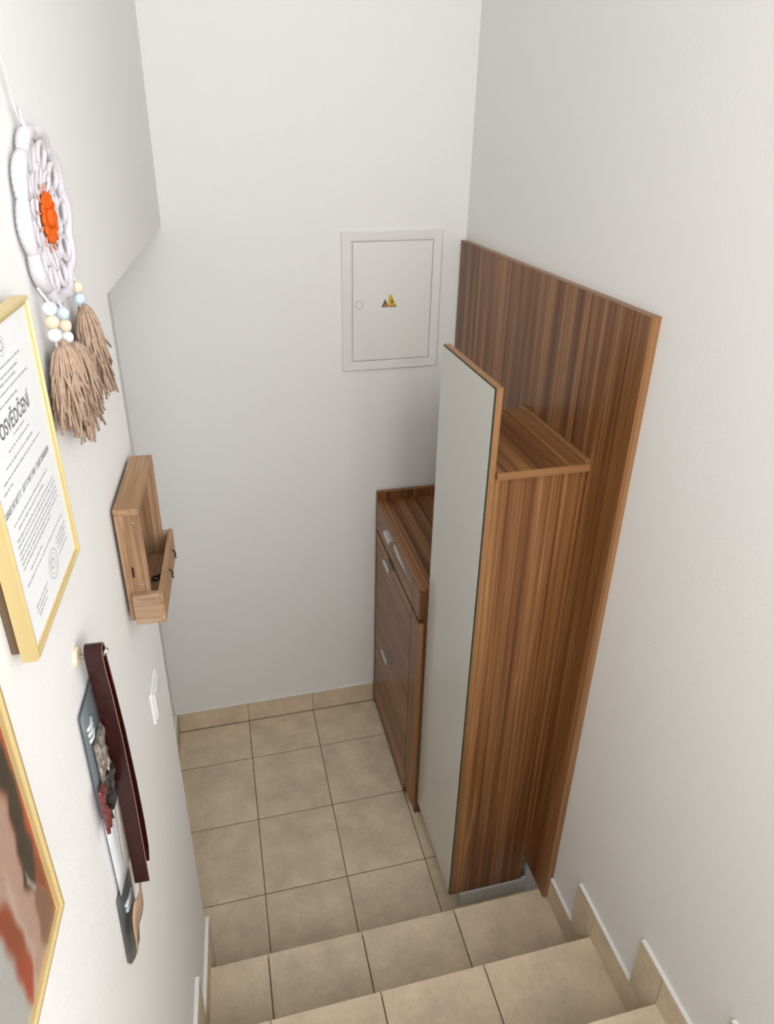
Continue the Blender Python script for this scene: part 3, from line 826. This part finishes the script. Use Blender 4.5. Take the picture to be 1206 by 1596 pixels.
def flat(name, label, cat, outline, off, th, mat, wave=0.0, group=None, extra=None, lean=0.0):
    """thin sheet with outline in wall (y,z) coordinates, off the wall, with slight curl"""
    yc = sum(p[0] for p in outline) / len(outline); zc = min(p[1] for p in outline)
    t = wall_thing(name, label, cat, yc, zc, group)
    ww = WF(yc, zc)
    bm = bmesh.new()
    def P(p, o):
        return ww.p(o + wave * math.sin(9 * (p[0] - yc) * 10 + (p[1] - zc) * 20) + lean * (p[1] - zc), p[0], p[1])
    N = []
    for i in range(len(outline)):
        a, b = outline[i], outline[(i + 1) % len(outline)]
        for k in range(4): N.append((a[0] + (b[0] - a[0]) * k / 4, a[1] + (b[1] - a[1]) * k / 4))
    ym, zm = yc, sum(p[1] for p in outline) / len(outline)
    for o in (off, off + th):
        V = [bm.verts.new(P(p, o)) for p in N]
        I = [bm.verts.new(P((ym + (p[0] - ym) * 0.5, zm + (p[1] - zm) * 0.5), o + (th * 0.6 if o > off else 0))) for p in N]
        C = bm.verts.new(P((ym, zm), o + (th * 0.8 if o > off else 0)))
        n = len(N)
        for i in range(n):
            bm.faces.new((V[i], V[(i + 1) % n], I[(i + 1) % n], I[i])); bm.faces.new((I[i], I[(i + 1) % n], C))
        if o == off: V0 = V
    for i in range(n): bm.faces.new((V0[i], V[i], V[(i + 1) % n], V0[(i + 1) % n]))
    obj(extra[0] if extra else 'sheet', bm, mat, t, True)
    return t, ww
t, ww = flat('grey_pouch', 'slate grey plastic pouch hanging high behind the leather strap', 'pouch', [(-1.700, 1.640), (-1.575, 1.632), (-1.570, 1.822), (-1.694, 1.826)], 0.004, 0.004, 'pouch', extra=('pouch_body',))
bm = bmesh.new()
for dz in (0, 0.010, 0.021): add_tube(bm, [ww.p(0.0095, -1.690, 1.800 - dz), ww.p(0.0105, -1.678, 1.796 - dz), ww.p(0.0095, -1.668, 1.802 - dz)], 0.0026, 6)
obj('silver_logo', bm, 'clear', t, True)
# crumpled wrapper
random.seed(11)
t = wall_thing('crumpled_wrapper', 'crumpled glossy black and red foil wrapper tucked behind the leather strap', 'wrapper', -1.655, 1.60)
ww = WF(-1.655, 1.60)
def crumple(name, y0, y1, z0, z1, off, amp, mat, seed):
    rnd = random.Random(seed); bm = bmesh.new(); nu, nv = 6, 10
    G_ = [[bm.verts.new(ww.p(off + amp * rnd.random(), y0 + (y1 - y0) * i / nu + rnd.uniform(-.003, .003), z0 + (z1 - z0) * j / nv + rnd.uniform(-.003, .003))) for i in range(nu + 1)] for j in range(nv + 1)]
    B_ = [[bm.verts.new(ww.p(off - 0.001, y0 + (y1 - y0) * i / nu, z0 + (z1 - z0) * j / nv)) for i in range(nu + 1)] for j in range(nv + 1)]
    for j in range(nv):
        for i in range(nu):
            bm.faces.new((G_[j][i], G_[j][i + 1], G_[j + 1][i + 1], G_[j + 1][i]))
            bm.faces.new((B_[j][i], B_[j + 1][i], B_[j + 1][i + 1], B_[j][i + 1]))
    for j in range(nv):
        for i in (0, nu): bm.faces.new((G_[j][i], G_[j + 1][i], B_[j + 1][i], B_[j][i]))
    for i in range(nu):
        for j in (0, nv): bm.faces.new((G_[j][i], G_[j][i + 1], B_[j][i + 1], B_[j][i]))
    return obj(name, bm, mat, t)
MAT['foil_black'] = plain('black_foil', (34, 30, 30), 0.18, spec=0.8)
MAT['foil_silver'] = plain('silver_foil', (168, 160, 150), 0.2, metal=0.6)
MAT['foil_red'] = plain('dark_red_foil', (112, 52, 50), 0.25, spec=0.7)
crumple('foil_top', -1.690, -1.648, 1.695, 1.770, 0.0132, 0.006, 'foil_silver', 1)
crumple('foil_middle', -1.698, -1.648, 1.635, 1.700, 0.0132, 0.008, 'foil_black', 2)
crumple('foil_edge', -1.714, -1.698, 1.625, 1.705, 0.0132, 0.006, 'foil_red', 3)
flat('white_card', 'plain white card hanging low behind the leather strap', 'card', [(-1.700, 1.466), (-1.600, 1.440), (-1.600, 1.610), (-1.698, 1.628)], 0.0056, 0.0015, 'card', extra=('sheet',))
flat('beige_card', 'narrow grey-beige card between the white card and leather strap', 'card', [(-1.668, 1.500), (-1.648, 1.470), (-1.600, 1.455), (-1.600, 1.590), (-1.650, 1.600)], 0.0092, 0.0012, 'card_beige', extra=('sheet',))
t, ww = flat('dark_pouch', 'dark grey tapered plastic pouch hanging lowest below the leather strap', 'pouch', [(-1.722, 1.335), (-1.712, 1.312), (-1.690, 1.290), (-1.655, 1.275), (-1.635, 1.300), (-1.630, 1.450), (-1.709, 1.468)], 0.0008, 0.0024, 'pouch_dark', extra=('pouch_body',))
bm = bmesh.new()
for dz in (0, 0.012): add_tube(bm, [ww.p(0.0062, -1.690, 1.424 - dz), ww.p(0.0072, -1.672, 1.415 - dz), ww.p(0.0062, -1.652, 1.408 - dz)], 0.003, 6)
obj('silver_logo', bm, 'clear', t, True)
flat('dried_leaf', 'brown papery dried leaf sticking out under the leather strap', 'leaf', [(-1.726, 1.358), (-1.680, 1.352), (-1.640, 1.362), (-1.618, 1.398), (-1.630, 1.428), (-1.660, 1.413), (-1.690, 1.430), (-1.716, 1.405)], 0.016, 0.0012, 'kraft', wave=0.0025, extra=('leaf_blade',), lean=0.05)
